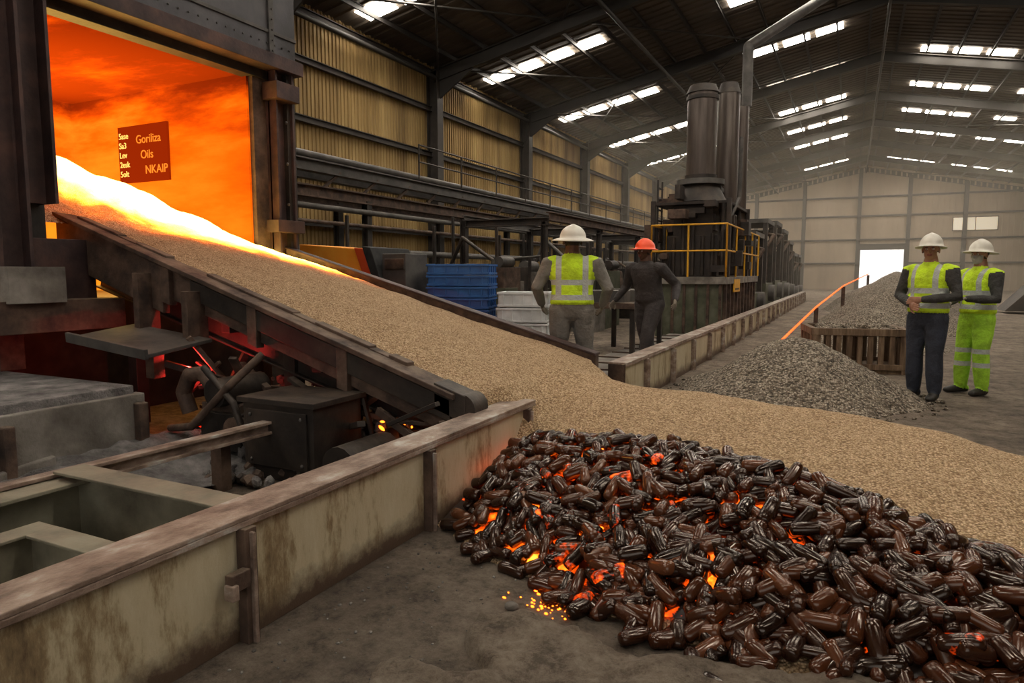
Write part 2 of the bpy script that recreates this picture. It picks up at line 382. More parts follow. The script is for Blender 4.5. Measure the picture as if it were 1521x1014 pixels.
grid={};vs=[];fh=[];fc=[]
for i in range(nx):
    for j in range(ny):
        X=-10+i*st;Y=2.4+j*st
        if ok(X,Y):
            z=sandz(X,Y)
            if z>-.05: grid[i,j]=len(vs); vs.append((X,Y,z))
for (i,j),k in grid.items():
    q=[(i,j),(i+1,j),(i+1,j+1),(i,j+1)]
    if all(t in grid for t in q): (fh if -10+i*st<-4.2 else fc).append([grid[t] for t in q])
b=B('granule_heap'); b.add(vs,fh,mSandG,True); b.f+=fc; b.m+=[b.mi(mSand)]*len(fc); b.sm+=[True]*len(fc); b.done()
# ------------------------------------------------------------ briquettes
def ember_mat():
    m,nt,bb=newmat('ember_bed_glow'); v,tc=coords(nt); bb.inputs['Base Color'].default_value=(.02,.01,.007,1)
    s=nt.nodes.new('ShaderNodeSeparateXYZ'); nt.links.new(tc.outputs['Object'],s.inputs[0])
    n=nz(nt,v,5,5,.6); g=mth(nt,'SUBTRACT',n,mth(nt,'MULTIPLY',mth(nt,'ABSOLUTE',mth(nt,'ADD',s.outputs['X'],1.2)),.1))
    r=ramp(nt,g,[(0,0,0),(.4,.03,.001),(1,.15,.008),(1,.4,.05)],[.43,.5,.61,.74])
    nt.links.new(r.outputs[0],bb.inputs['Emission Color']); bb.inputs['Emission Strength'].default_value=6; m.cycles.emission_sampling='NONE'; return m
mEB=ember_mat()
vs=[];grid={};fs=[]
for i in range(130):
    for j in range(60):
        X=-2.06+i*.035;Y=2.45+j*.035
        yb=interp(X,Yb); yf=interp(X,Yf)
        if yf+.06<Y<yb-.04: grid[i,j]=len(vs); vs.append((X,Y,heap(X,Y)+.012+.012*noise.noise(Vector((X*9,Y*9,0)))))
for (i,j),k in grid.items():
    q=[(i,j),(i+1,j),(i+1,j+1),(i,j+1)]
    if all(t in grid for t in q): fs.append([grid[t] for t in q])
pile=empty('briquette_pile')
b=B('ember_bed'); b.add(vs,fs,mEB,True); b.done(parent=pile)
V=[];F=[];T=[];G=[]
hot=[(-.62,3.9,.06),(-1.12,2.88,.09),(-.93,2.76,.09),(-1.45,3.5,.1),(-1.3,3.3,.07),(-1.05,3.4,.06),(-1.0,3.0,.07),(-1.4,3.1,.08),(-1.2,3.7,.07),(-1.6,3.3,.07),(-.9,3.6,.06),(-.75,3.2,.06),(-1.5,3.8,.07)]
def pellet(c,rot,L,r):
    o=len(V); ns=12; prof=[(-.5,.2),(-.49,.5),(-.465,.74),(-.42,.9),(-.28,1),(0,1.04),(.28,1),(.42,.9),(.465,.74),(.49,.5),(.5,.2)]
    bend=U(-.05,.05); sq=U(.88,1)
    g=0
    for hx,hy,hr in hot:
        d=math.hypot(c[0]-hx,c[1]-hy)
        if d<hr and R()<.5: g=max(g,U(.35,.7)*(1-d/hr*.4))
    if g==0 and R()<.004: g=U(.3,.45)
    t=R()
    for a,q in prof:
        for j in range(ns):
            th=2*math.pi*j/ns; p=Vector((a*L,q*r*math.cos(th)+bend*L*(a*a*4),q*r*sq*math.sin(th)))
            p+=Vector((0,1,1))*noise.noise(Vector((a*3+t*90,math.cos(th)*.7,t*31)))*.06*r
            V.append(rot@p+c); T.append(t); G.append(g)
    n=len(prof)
    for i in range(n-1):
        for j in range(ns): F.append((o+i*ns+j,o+i*ns+(j+1)%ns,o+(i+1)*ns+(j+1)%ns,o+(i+1)*ns+j))
    F.append(tuple(o+j for j in range(ns-1,-1,-1))); F.append(tuple(o+(n-1)*ns+j for j in range(ns)))
cnt=0
while cnt<1750:
    X=U(-1.98,2.3); yb=interp(X,Yb); yf=interp(X,Yf); Y=U(yf-.04,yb+.06)
    e=(Y-yf)/(yb-yf)
    if e<.0 and R()<.55: continue
    if e>.97 and R()<.5: continue
    h=max(heap(X,Y),0)
    hn=Vector((heap(X-.05,Y)-heap(X+.05,Y),heap(X,Y-.05)-heap(X,Y+.05),.1)).normalized() if 0<e<1 else Vector((0,0,1))
    rot=hn.to_track_quat('Z','Y').to_matrix()@Matrix.Rotation(U(0,6.28),3,'Z')@Matrix.Rotation(random.gauss(0,.22),3,'Y')@Matrix.Rotation(U(0,6),3,'X')
    L=U(.11,.165); r=U(.028,.036)
    lay=U(.0,.09)*min(1,max(0,e)*6)*min(1,max(.15,(1-e)*6))
    pellet(Vector((X,Y,h+r*.8+lay)),rot,L,r); cnt+=1
for X,Y in((-.46,2.42),(-.1,2.36),(-.25,2.5),(-1.1,2.66),(-.7,2.5),(.2,2.38),(-1.6,2.9),(-.35,2.3)):
    pellet(Vector((X,Y,.032)),Matrix.Rotation(U(0,6),3,'Z'),.14,.032)
me=bpy.data.meshes.new('briquettes'); me.from_pydata(V,[],F); me.materials.append(mPel)
me.polygons.foreach_set('use_smooth',[True]*len(F))
for nm,arr in(('tint',T),('glow',G)):
    a=me.attributes.new(nm,'FLOAT','POINT'); a.data.foreach_set('value',arr)
ob=bpy.data.objects.new('briquettes',me); col.objects.link(ob); ob.parent=pile
mSpark=E('glowing_embers',(1,.16,.01),6,(.1,.02,.01))
b=B('ember_crumbs')
for _ in range(60):
    X=random.gauss(-1.12,.09);Y=random.gauss(2.66,.06); r=U(.002,.006); b.ell((X,Y,r*.6),(r*U(1,2),r,r),mSpark,4,6)
for hx,hy,hr in hot[1:9]:
    for _ in range(3):
        X=hx+random.gauss(0,hr*.5);Y=hy+random.gauss(0,hr*.5); r=U(.004,.010); b.ell((X,Y,max(0,heap(X,Y))+U(.05,.09)*(.4 if hy<2.8 else 1)),(r*1.5,r,r),mSpark,5,7)
b.done(parent=pile)
b=B('dirt_patch')
vs=[];fs=[]
nxp,nyp=120,66
for i in range(nxp):
    for j in range(nyp):
        X=-1.5+i*.022;Y=1.3+j*.02
        u=(i/(nxp-1)-.5)*2;v=(j/(nyp-1)-.5)*2
        edge=1-max(abs(u),abs(v)); n1=noise.noise(Vector((X*2.2,Y*3,2))); rr=edge*1.6+n1*.9
        z=-.03+.09*sstep(.2,.3,rr)+.035*noise.noise(Vector((X*5,Y*5,0)))*sstep(0,.4,edge)+.016*noise.noise(Vector((X*16,Y*16,0)))+.008*noise.noise(Vector((X*40,Y*40,0)))
        vs.append((X,Y,z if edge>.0 else -.03))
for i in range(nxp-1):
    for j in range(nyp-1): k=i*nyp+j; fs.append((k,k+nyp,k+nyp+1,k+1))
b.add(vs,fs,mDirt,True); b.done()
b=B('floor_rubble')
for _ in range(420):
    X=U(-2.0,.2);Y=U(1.2,3.1)
    if Y>interp(X,Yf)-.05: continue
    r=U(.002,.008); b.ell((X,Y,r*.5),(r*U(.8,1.6),r,r*.8),mConc,4,6,Matrix.Rotation(U(0,3),3,'Z'))
for p in((-1.25,2.52,.02),(-.98,2.02,.018)): b.ell(p,(.035,.028,.02),mConc,5,8)
b.done()
# ------------------------------------------------------------ trough walls
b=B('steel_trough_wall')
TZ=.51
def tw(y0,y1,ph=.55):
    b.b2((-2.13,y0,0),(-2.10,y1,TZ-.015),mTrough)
    b.b2((-2.28,y0,TZ-.02),(-2.07,y1,TZ),mFlange)
    b.b2((-2.085,y0,TZ-.045),(-2.07,y1,TZ-.02),mFlange)
    b.b2((-2.28,y0,0),(-2.26,y1,TZ-.02),mBasin)
    y=ph
    while y<y1:
        if y>y0+.03:
            b.b2((-2.10,y-.03,0),(-2.05,y+.03,TZ-.045),mFlange if y>5 else mRust); b.b2((-2.10,y-.008,0),(-2.03,y+.008,TZ-.06),mFlange)
        y+=1.3
    b.b2((-2.28,y0,0),(-2.09,y0+.02,TZ-.02),mRust); b.b2((-2.28,y1-.02,0),(-2.09,y1,TZ-.02),mRust)
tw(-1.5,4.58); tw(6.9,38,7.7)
b.box((-2.05,1.78,.28),(.04,.09,.07),mRust); b.box((-2.04,1.74,.25),(.05,.03,.06),mFlange)
b.done(.004)
b=B('trough_basin')
b.b2((-3.6,-1.4,0),(-2.3,2.1,.04),mBasin)
b.b2((-3.6,-1.4,0),(-3.56,2.14,.38),mBasin); b.b2((-3.6,2.1,0),(-2.3,2.14,.43),mBasin)
b.b2((-3.64,-1.4,.38),(-3.45,2.16,.40),mBasin); b.b2((-3.6,2.0,.43),(-2.3,2.16,.445),mBasin)
b.b2((-3.25,-1.4,.04),(-3.22,1.7,.3),mBasin); b.b2((-3.25,1.68,.04),(-2.3,1.71,.3),mBasin); b.b2((-3.3,-1.4,.3),(-3.17,1.76,.315),mBasin); b.b2((-3.17,1.63,.301),(-2.3,1.76,.316),mBasin)
b.done(.004)
b=B('rusty_rail'); b.ibeam((-3.75,-1,.38),(-3.6,3.5,.38),.09,.09,mFlange,.02)
for y in(.3,1.7,3.1): b.b2((-3.78,y,0),(-3.68,y+.08,.33),mRust)
b.done(.003)
b=B('concrete_ledge'); b.b2((-11.2,-1.5,0),(-4.75,3.25,.62),mAsh); b.b2((-4.8,-1.5,.0),(-4.7,3.3,.56),mConc)
for i in range(5): b.beam((-4.66,.8+i*.55,.12+.04*(i%2)),(-4.64,1.6+i*.5,.1+.05*(i%3)),.05,.12,mConc)
for y in(1.3,2.3,3.2): b.b2((-4.7,y,0),(-4.62,y+.07,.5),mRust)
b.done(.01)
b=B('ash_drift'); vs=[];fs=[]
for i in range(40):
    for j in range(120):
        X=-4.72+i*.025;Y=-1+j*.04; z=.03+.2*(1-i/39)**1.3+.06*noise.noise(Vector((X*3,Y*2,0)))+.03*noise.noise(Vector((X*9,Y*9,0)))
        vs.append((X,Y,z))
for i in range(39):
    for j in range(119): k=i*120+j; fs.append((k,k+120,k+121,k+1))
b.add(vs,fs,mAsh,True); b.done()
# ------------------------------------------------------------ furnace
fx=-6.5
fur=empty('furnace')
b=B('furnace_casing')
b.b2((-10.4,3.3,0),(fx,3.4,1.45),mDark); b.b2((-10.4,3.3,1.45),(fx-.15,3.5,6.4),mDark)
b.b2((-10.4,6.45,0),(fx-.15,6.75,6.4),mDark)
b.b2((-10.6,3.3,0),(-10.3,6.75,6.4),mDark)
b.b2((-10.3,3.4,0),(fx-.3,6.5,1.2),mDark)
b.b2((-10.3,3.4,4.1),(fx-.2,6.5,6.4),mDark)
b.b2((fx-.18,3.3,4.02),(fx+.12,6.75,6.6),mPanel)
b.b2((fx-.02,3.25,3.9),(fx+.2,6.8,4.06),mRedSt)
b.b2((fx+.1,3.3,4.3),(fx+.14,6.75,4.34),mGrey); b.b2((fx+.1,6.3,4.05),(fx+.15,6.38,6.5),mGrey)
for i in range(28): b.ell((fx+.13,3.4+i*.12,4.18),(.012,.012,.012),mGrey,4,6)
for i in range(18): b.ell((fx+.16,6.34,4.1+i*.12),(.012,.012,.012),mGrey,4,6)
b.b2((fx-.2,3.3,3.80),(fx-.02,6.7,3.92),mDark)
b.ibeam((fx,6.55,1.4),(fx,6.55,3.95),.24,.3,mRedSt,.03,up=(0,1,0)); b.b2((fx-.15,6.2,1.4),(fx-.05,6.5,3.9),mRust)
b.b2((fx-.05,6.62,1.3),(fx+.08,6.76,5.5),mDark)
b.b2((fx-.02,6.32,3.55),(fx+.22,6.7,3.75),mRedSt); b.b2((fx,6.3,1.95),(fx+.2,6.75,2.1),mRedSt)
for z in(2.3,2.8,3.3): b.ell((fx+.13,6.55,z),(.02,.02,.02),mGrey,4,6)
b.ibeam((fx+.12,3.5,2.05),(fx+.12,3.5,6),.3,.34,mRedSt,.03,up=(0,1,0)); b.b2((fx-.15,3.3,1.5),(fx,3.7,6),mDark)
b.ibeam((fx+.25,3.25,1.3),(fx+.25,3.25,6),.24,.26,mRedSt,.03,up=(0,1,0))
b.b2((fx,3.1,1.2),(fx+.5,3.55,1.5),mConc)
b.b2((fx-.1,2.4,.95),(fx+.45,4.1,1.22),mRust); b.b2((fx-.1,3.2,.62),(fx+.1,3.4,1.2),mRust)
b.b2((fx-.1,3.4,1.2),(fx+.2,4.0,1.75),mRedSt)
b.done(.008,fur)
b=B('furnace_lining')
b.b2((-10.2,6.17,1.2),(fx-.12,6.42,3.95),mFurn); b.b2((-10.2,3.5,1.2),(fx-.12,3.7,3.95),mFurn)
b.b2((-10.3,3.5,1.2),(-10.05,6.4,3.95),mFurn); b.b2((-10.2,3.5,3.83),(fx-.12,6.4,4.0),mFurn)
b.done(0,fur)
mSign=E('hot_sign_plate',(1,.06,.002),.3,(.015,.002,.001),0); mLet=E('hot_sign_letters',(1,.25,.02),1.0,(.1,.03,.01),0); mLet2=E('hot_sign_letters_bright',(1,.6,.12),1.5,(.1,.03,.01),0)
b=B('sign_plate'); b.b2((-9.0,6.13,2.66),(-8.02,6.165,3.4),mSign); b.done(0,fur)
def text(s,x,z,size,mt):
    cu=bpy.data.curves.new('sign_text','FONT'); cu.body=s; cu.size=size; cu.extrude=.003; cu.materials.append(mt)
    o=bpy.data.objects.new('sign_text',cu); o.location=(x,6.12,z); o.rotation_euler=(math.pi/2,0,0); col.objects.link(o); o.parent=fur
for i,t in enumerate(('Goriliza','Oils','NKAIP')): text(t,-8.62+.08*i,3.16-.2*i,.155,mLet)
for i,t in enumerate(('5ase','Sa3','Lev','2esk','5olt')): text(t,-8.97,3.24-.125*i,.11,mLet2)
# ------------------------------------------------------------ chute
b=B('conveyor_chute')
def rail(y0,y1,x0,x1,top,bot,m):
    q=[]
    for y in(y0,y1):
        q+=[(x0,y,zs(x0,y)+top),(x1,y,zs(x1,y)+top),(x1,y,zs(x1,y)+bot),(x0,y,zs(x0,y)+bot)]
    b.add(q,[(3,2,1,0),(4,5,6,7),(0,1,5,4),(1,2,6,5),(2,3,7,6),(3,0,4,7)],m)
rail(4.05,6.62,-6.6,-2.36,-.03,-.09,mDark)
rail(3.97,4.09,-6.75,-2.42,.04,-.26,mRust)
rail(3.90,4.12,-6.75,-2.38,.055,.015,mRust)
rail(3.93,4.0,-6.75,-5.3,.05,-.4,mRust); rail(3.93,3.99,-4.95,-2.42,-.0,-.16,mDark)
for x in(-5.3,-4.3,-3.4): rail(3.92,4.0,x,x+.1,.03,-.3,mRust)
rail(3.93,4.12,-2.55,-2.3,.07,-.12,mDark)
b.cyl((-2.33,3.94,zs(-2.33)-.03),(-2.33,4.13,zs(-2.33)-.03),.1,mDark)
rail(6.56,6.66,-6.45,-2.3,.07,-.25,mRust); rail(6.54,6.7,-6.45,-2.3,.085,.06,mRedSt)
x=-6.6
while x<-2.5:
    L=U(.15,.4); rail(4.04,4.13,x,min(x+L,-2.4),U(.05,.085),0,mRust); x+=L
for x in(-5.8,-4.8,-3.8,-2.8): b.b2((x,4.1,zs(x,6.5)-.3),(x+.1,6.55,zs(x,6.5)-.1),mDark)
for x in(-6.2,-4.2,-2.75): b.b2((x,4.2,0),(x+.12,4.32,zs(x)-.2),mDark); b.b2((x,6.3,0),(x+.12,6.42,zs(x,6.4)-.2),mDark)
b.ibeam((-6.6,4.25,zs(-6.6)-.5),(-2.6,4.25,zs(-2.6)-.34),.12,.2,mDark,.02)
b.done(.006)
b=B('drip_tray'); r=Matrix.Rotation(.12,3,'X')@Matrix.Rotation(.1,3,'Y')
b.box((-5.15,3.6,.91),(.95,.6,.03),mGrey,r); b.box((-5.15,3.31,.89),(.95,.03,.08),mGrey,r); b.b2((-4.9,3.8,.9),(-4.83,4.0,1.3),mRust); b.b2((-5.5,3.8,.9),(-5.43,4.0,1.45),mRust)
b.b2((-5.1,3.6,.6),(-5.0,3.7,.88),mRust); b.done(.004)
b=B('drive_machinery')
b.b2((-3.85,3.45,.0),(-3.2,3.95,.56),mDark); b.b2((-3.88,3.42,.54),(-3.17,3.98,.58),mDark); b.b2((-3.8,3.43,.1),(-3.25,3.45,.5),mDark)
for z in(.14,.46):
    for x in(-3.76,-3.29): b.ell((x,3.425,z),(.015,.01,.015),mGrey,4,6)
b.tube([(-4.62,3.62,.36),(-4.66,3.6,.52),(-4.58,3.6,.66),(-4.45,3.62,.68),(-4.36,3.64,.56),(-4.38,3.66,.4)],.06,mRust,10)
b.b2((-4.42,3.55,.12),(-4.0,3.95,.4),mDark); b.b2((-4.46,3.6,.4),(-4.05,3.9,.46),mRust); b.cyl((-4.2,3.5,.56),(-4.2,3.95,.56),.11,mDark); b.cyl((-4.0,3.48,.3),(-4.0,3.55,.3),.1,mRust)
b.tube([(-4.7,3.5,.25),(-4.4,3.45,.3),(-4.05,3.5,.62),(-3.9,3.7,.85)],.03,mRust)
b.tube([(-4.3,3.5,.75),(-4.0,3.5,.5),(-3.88,3.5,.2)],.025,mDark)
b.cyl((-2.95,3.4,.18),(-2.95,3.9,.18),.14,mDark); b.b2((-3.15,3.45,0),(-2.5,3.95,.1),mDark)
for _ in range(44):
    x=U(-4.9,-2.5); z=U(.0,.28+zs(x)*.35); p=Vector((x,U(3.7,4.4),z)); d=Vector((U(-.3,.3),U(-.15,.15),U(-.2,.2))); b.beam(p-d,p+d,U(.03,.07),U(.02,.06),random.choice((mRust,mDark)))
b.done(.004)
b=B('scrap_debris')
for _ in range(520):
    x=U(-4.7,-2.4); y=U(3.2,4.7); r=U(.02,.065); hz=max(0,(y-3.1)*.34)*U(.2,1)
    b.ell((x,y,hz),(r,r*U(.6,1),r*U(.4,.9)),random.choice((mRust,mAsh,mDark)),4,6,Euler((R()*3,R()*3,R()*3)).to_matrix())
for f in range(len(b.sm)): b.sm[f]=False
b.done()
mRedG=E('red_hot_slag',(1,.025,.006),1.6,(.1,.01,.01))
b=B('red_hot_slag')
for _ in range(60):
    r=U(.01,.03); b.ell((random.gauss(-4.95,.12),random.gauss(4.1,.1),r*.4+.12*R()),(r*2,r*1.4,r*.6),mRedG,5,8,Euler((0,0,R()*3)).to_matrix())
for _ in range(14): 
    r=U(.005,.013); b.ell((U(-3.1,-2.6),U(3.95,4.12),.26+U(0,.12)),(r*2.4,r,r),mSpark,4,6,Euler((R(),R(),R()*3)).to_matrix())
b.done()
def light(name,kind,loc,power,c,size=.3):
    l=bpy.data.lights.new(name,kind); l.energy=power; l.color=c; l.shadow_soft_size=size
    o=bpy.data.objects.new(name,l); o.location=loc; col.objects.link(o); return o
light('red_glow_lamp','POINT',(-4.85,3.8,.68),22,(1,.05,.04),.03)
# ------------------------------------------------------------ gravel piles
def mound(name,cx,cy,rx,ry,h,m,sd=0,n=60):
    b=B(name); vs=[];fs=[]
    for i in range(n+1):
        for j in range(n+1):
            u=-1.1+2.2*i/n; v=-1.1+2.2*j/n; r=math.hypot(u,v)
            r+=.12*noise.noise(Vector((u*2+sd,v*2,sd)))
            z=h*max(-.04,(1-math.sqrt(r*r+.02)+.02)) +.03*h*noise.noise(Vector((u*9,v*9,sd)))+.015*noise.noise(Vector((u*25,v*25,sd)))
            vs.append((cx+u*rx,cy+v*ry,z if r<1.02 else -.03))
    for i in range(n):
        for j in range(n): k=i*(n+1)+j; fs.append((k,k+n+1,k+n+2,k+1))
    b.add(vs,fs,m,True); b.done()
mound('gravel_pile',-.55,8.75,1.35,1.45,.78,mGravel,1,110)
mound('gravel_pile',.3,15.5,1.4,2.2,.85,mGravel,5)
mound('gravel_pile',1.0,21,1.9,3.2,1.3,mGravel,8)
mound('gravel_pile',1.6,30,2.6,4,1.7,mGravel,12)
b=B('gravel_stones')
for _ in range(260):
    a=U(0,6.28); r=U(.9,1.12)*1.38; X=-.55+r*math.cos(a);Y=8.75+r*math.sin(a)
    if X<-2: continue
    q=U(.01,.025); b.ell((X,Y,q*.5),(q*1.4,q,q*.7),mGravel,4,6)
b.done()
b=B('slatted_crate'); cx,cy=.05,11.5; r=Matrix.Rotation(.2,3,'Z')
def cb(o,s,m): b.box(Vector((cx,cy,0))+r@Vector(o),s,m,r)
cb((0,0,.04),(1.25,1.0,.08),mWood); 
for i in range(9): cb((-.56+i*.14,-.5,.33),(.07,.04,.5),mWood); cb((-.56+i*.14,.5,.33),(.07,.04,.5),mWood)
for i in range(8): cb((.62,-.45+i*.13,.33),(.04,.07,.5),mWood); cb((-.62,-.45+i*.13,.33),(.04,.07,.5),mWood)
for s in(-1,1): cb((0,s*.5,.6),(1.3,.08,.1),mWood); cb((s*.62,0,.6),(.08,1.05,.1),mWood); cb((0,s*.5,.1),(1.3,.07,.08),mWood)
for sx in(-1,1):
    for sy in(-1,1): cb((sx*.6,sy*.48,.3),(.1,.1,.6),mWood)
for _ in range(90): q=U(.05,.12); b.ell(Vector((cx,cy,0))+r@Vector((U(-.5,.5),U(-.4,.4),.56+U(0,.1))),(q,q,q*.6),mGravel,5,8)
b.done(.004)
mHot=E('red_hot_bar',(1,.13,.015),2.2,(.3,.05,.02))
b=B('hot_rolled_bar'); b.tube([(-.85,10.4,.5),(-.6,15,.78),(-.2,22,1.08),(.65,34,1.4)],.016,mHot)
b.b2((-.92,10.5,0),(-.8,10.6,.48),mRust); b.b2((-.65,15,0),(-.57,15.1,.75),mRust); b.b2((-.25,22,0),(-.15,22.1,1.05),mRust); b.b2((.6,33.9,0),(.7,34,1.35),mRust); b.done()
# ------------------------------------------------------------ tower machine
mStack=M('stack_brown_steel',[(.055,.043,.037),(.1,.08,.07),(.15,.125,.11)],1.5,.36,.55,.1,10,(3,3,.3))
b=B('smelting_tower')
X0,X1,YA,YB=-4.0,-2.55,15.5,21
b.b2((X0,YA,0),(X1,YB,1.25),mGreen); b.b2((X0-.1,YA-.1,1.2),(X1+.1,YB+.1,1.36),mConc)
for i in range(6): b.b2((X0+.1+i*.26,YA-.06,.1),(X0+.16+i*.26,YA,1.2),mRust)
for i in range(10): b.b2((X1,YA+.2+i*.55,.1),(X1+.08,YA+.28+i*.55,1.2),mRust)
b.b2((-3.9,16,1.36),(-2.75,18.6,2.3),mDark); b.b2((-3.8,16.2,2.3),(-2.9,18.3,3.1),mDark)
b.cyl((-3.3,16.7,3.1),(-3.3,16.7,3.5),.62,mDark,.42,24); b.cyl((-3.3,16.7,3.5),(-3.3,16.7,3.62),.55,mGrey,n=24)
b.cyl((-3.3,16.7,3.6),(-3.3,16.7,5.6),.34,mStack,n=28)
for z in(3.65,5.45): b.cyl((-3.3,16.7,z),(-3.3,16.7,z+.08),.37,mDark,n=28)
b.cyl((-3.3,16.7,5.6),(-3.3,16.7,5.78),.38,mDark,.3,n=28)
b.cyl((-2.85,17.6,3.0),(-2.85,17.6,5.75),.26,mStack,n=24); b.cyl((-2.85,17.6,5.75),(-2.85,17.6,6.0),.28,mDark,.2,n=24)
b.cyl((-2.75,18.9,2.5),(-2.75,18.9,5.7),.2,mStack,n=20); b.cyl((-3.0,19.8,2.5),(-3.0,19.8,6.1),.14,mDark,n=16)
b.tube([(-2.45,17.0,4.6),(-2.45,17.0,3.2),(-2.6,16.6,2.7)],.05,mGrey,10)
for i in range(7):
    x=-3.95+.22*i; b.cyl((x,15.95,1.4),(x,15.95,U(2.2,3.2)),.045,mDark,n=8)
for _ in range(70):
    p=Vector((U(-4.3,-2.4),U(15.7,18.9),U(1.5,3.4))); b.box(p,(U(.1,.4),U(.1,.5),U(.08,.4)),random.choice((mDark,mRust,mDark)))
for s in range(4): b.tube([(-2.65,16+.7*s,1.4),(-2.6,16+.7*s,2.4+.2*s),(-2.75,16.3+.7*s,2.9)],.05,mDark)
for z in range(9): b.b2((-4.15,16.0,1.4+z*.25),(-4.1,16.4,1.43+z*.25),mDark)
for y in(16.0,16.4): b.b2((-4.15,y-.02,1.4),(-4.11,y+.02,3.6),mDark)
b.b2((-4.2,15.9,3.0),(-2.5,18.9,3.06),mDark)
for x,y in((-4.2,15.9),(-2.5,15.9),(-2.5,18.9),(-4.2,18.9)): b.b2((x-.05,y-.05,1.36),(x+.05,y+.05,3.1),mDark)
b.done(.006)
b=B('yellow_guard_railing')
def railing(p,q,z,n,h=1.0):
    for k in(.5,1.0): b.cyl((*p,z+h*k),(*q,z+h*k),.02,mYel,n=8)
    for i in range(n+1):
        t=i/n; x=p[0]+(q[0]-p[0])*t;y=p[1]+(q[1]-p[1])*t; b.cyl((x,y,z),(x,y,z+h),.022,mYel,n=8)
railing((-4.1,15.4),(-2.45,15.4),1.36,2,1.15); railing((-2.45,15.4),(-2.45,21),1.36,4,1.15); railing((-4.1,15.4),(-4.1,21),1.36,4,1.15)
b.done()
b=B('warning_sign'); b.b2((-2.47,16.6,1.0),(-2.44,17.5,1.3),mYel); b.b2((-2.44,16.75,1.05),(-2.435,17.35,1.09),mDark); b.done()
b=B('rolling_mill_line')
for k in range(7):
    y=22.5+k*3.2; h=U(1.4,2.6); b.b2((-4.3,y,0),(-2.7,y+2.2,h*.45),mGreen); b.b2((-4.1,y+.3,h*.45),(-2.9,y+1.6,h),random.choice((mDark,mGrey,mRust)))
    for x in(-4.2,-2.8): b.b2((x-.08,y,0),(x+.08,y+.16,h+.9),mDark); b.b2((x-.08,y+2,0),(x+.08,y+2.16,h+.9),mDark)
    b.b2((-4.3,y-.05,h+.8),(-2.7,y+2.2,h+.95),mGrey); b.cyl((-4.3,y+1,h*.3),(-2.5,y+1,h*.3),.3,mGrey)
    b.tube([(-2.8,y+.6,h),(-2.6,y+.9,h+.4),(-3.4,y+1.5,h+.6)],.07,mRust)
b.done(.006)
# ------------------------------------------------------------ gallery & clutter along the left wall
b=B('elevated_cable_gallery')
for z,m in((3.55,mGrey),(3.05,mRust)):
    b.ibeam((-9.6,7,z),(-9.6,44,z),.2,.24,m,.03); b.ibeam((-10.4,7,z),(-10.4,44,z),.2,.24,m,.03)
for i in range(30):
    y=7+i*1.25; b.beam((-9.6,y,3.1),(-9.6,y+.6,3.5),.05,.05,mRust); b.b2((-10.4,y,3.1),(-9.6,y+.06,3.16),mDark)
for i in range(9):
    y=8+i*4.2; b.ibeam((-9.6,y,0),(-9.6,y,3),.16,.16,mCol,.02,up=(1,0,0)); b.ibeam((-10.4,y,0),(-10.4,y,3),.16,.16,mCol,.02,up=(1,0,0))
for k,(z,x,r,m) in enumerate(((3.78,-9.7,.07,mGrey),(3.76,-9.95,.05,mRust),(2.75,-9.5,.06,mGrey),(2.45,-9.45,.04,mRust),(1.9,-9.4,.08,mGrey))): b.cyl((x,7,z),(x,44,z),r,m,n=10)
for i in range(13):
    y=14+i*2; b.b2((-9.45,y,3.7),(-9.42,y+.03,4.5),mDark)
b.cyl((-9.43,14,4.5),(-9.43,39,4.5),.02,mDark,n=6); b.cyl((-9.43,14,4.1),(-9.43,39,4.1),.02,mDark,n=6)
b.done()
b=B('workshop_machinery')
for i in range(140):
    y=U(10.5,40); x=U(-9.0,-5.8)-.4*(y<12); h=U(.3,1.7); m=random.choice((mDark,mRust,mGrey,mDark,mGreen,mConc))
    s=(U(.2,.8),U(.25,.9),h); b.box((x,y,h/2),s,m)
    if R()<.5: b.cyl((x,y-.3,h+.12),(x,y+.3,h+.12),U(.08,.2),random.choice((mGrey,mDark)),n=12)
    if R()<.4: b.b2((x-.03,y-.03,0),(x+.03,y+.03,U(1.6,2.8)),mDark)
for i in range(22):
    y=10.5+i*1.5; x=-6+U(-.4,.3); b.tube([(x,y,U(.2,.8)),(x-.2,y+.3,U(1.2,2.3)),(x-1.2,y+.8,U(1.2,2.4)),(x-2,y+1,U(.5,1))],U(.03,.06),random.choice((mRust,mGrey,mDark)))
for i in range(7):
    y=13+i*3.4; b.ibeam((-7.6,y,0),(-7.6,y,2.6),.14,.14,mDark,.02,up=(1,0,0)); b.ibeam((-7.6,y,2.5),(-5.6,y,2.5),.12,.16,mDark,.02); b.ibeam((-5.7,y,0),(-5.7,y,2.5),.12,.12,mDark,.02,up=(1,0,0))
b.ibeam((-7.6,13,2.6),(-7.6,34,2.6),.12,.18,mGrey,.02); b.ibeam((-5.6,13,2.6),(-5.6,34,2.6),.12,.18,mRust,.02)
b.done(.006)
b=B('orange_skip_bin')
b.prism([(-7.5,7.9,.9),(-7.5,7.9,1.88),(-6.45,7.9,1.8),(-6.1,7.9,.9)],(0,.9,0),mOrange)
b.prism([(-6.45,7.88,1.81),(-6.3,7.88,1.8),(-5.95,7.88,.9),(-6.1,7.88,.9)],(0,.94,0),mRedP)
b.prism([(-6.3,7.87,1.83),(-6.15,7.87,1.81),(-5.8,7.87,.9),(-5.95,7.87,.9)],(0,.96,0),mTire)
b.b2((-6.0,7.95,.9),(-5.6,8.5,1.72),mGrey); b.b2((-7.6,7.9,.3),(-5.6,8.7,.9),mDark); b.b2((-5.95,7.93,1.5),(-5.62,7.95,1.65),mRust)
for x in(-7.2,-5.9):
    for y in(7.85,8.65): b.cyl((x,y,.3),(x,y+.1,.3),.3,mTire)
b.done(.01)
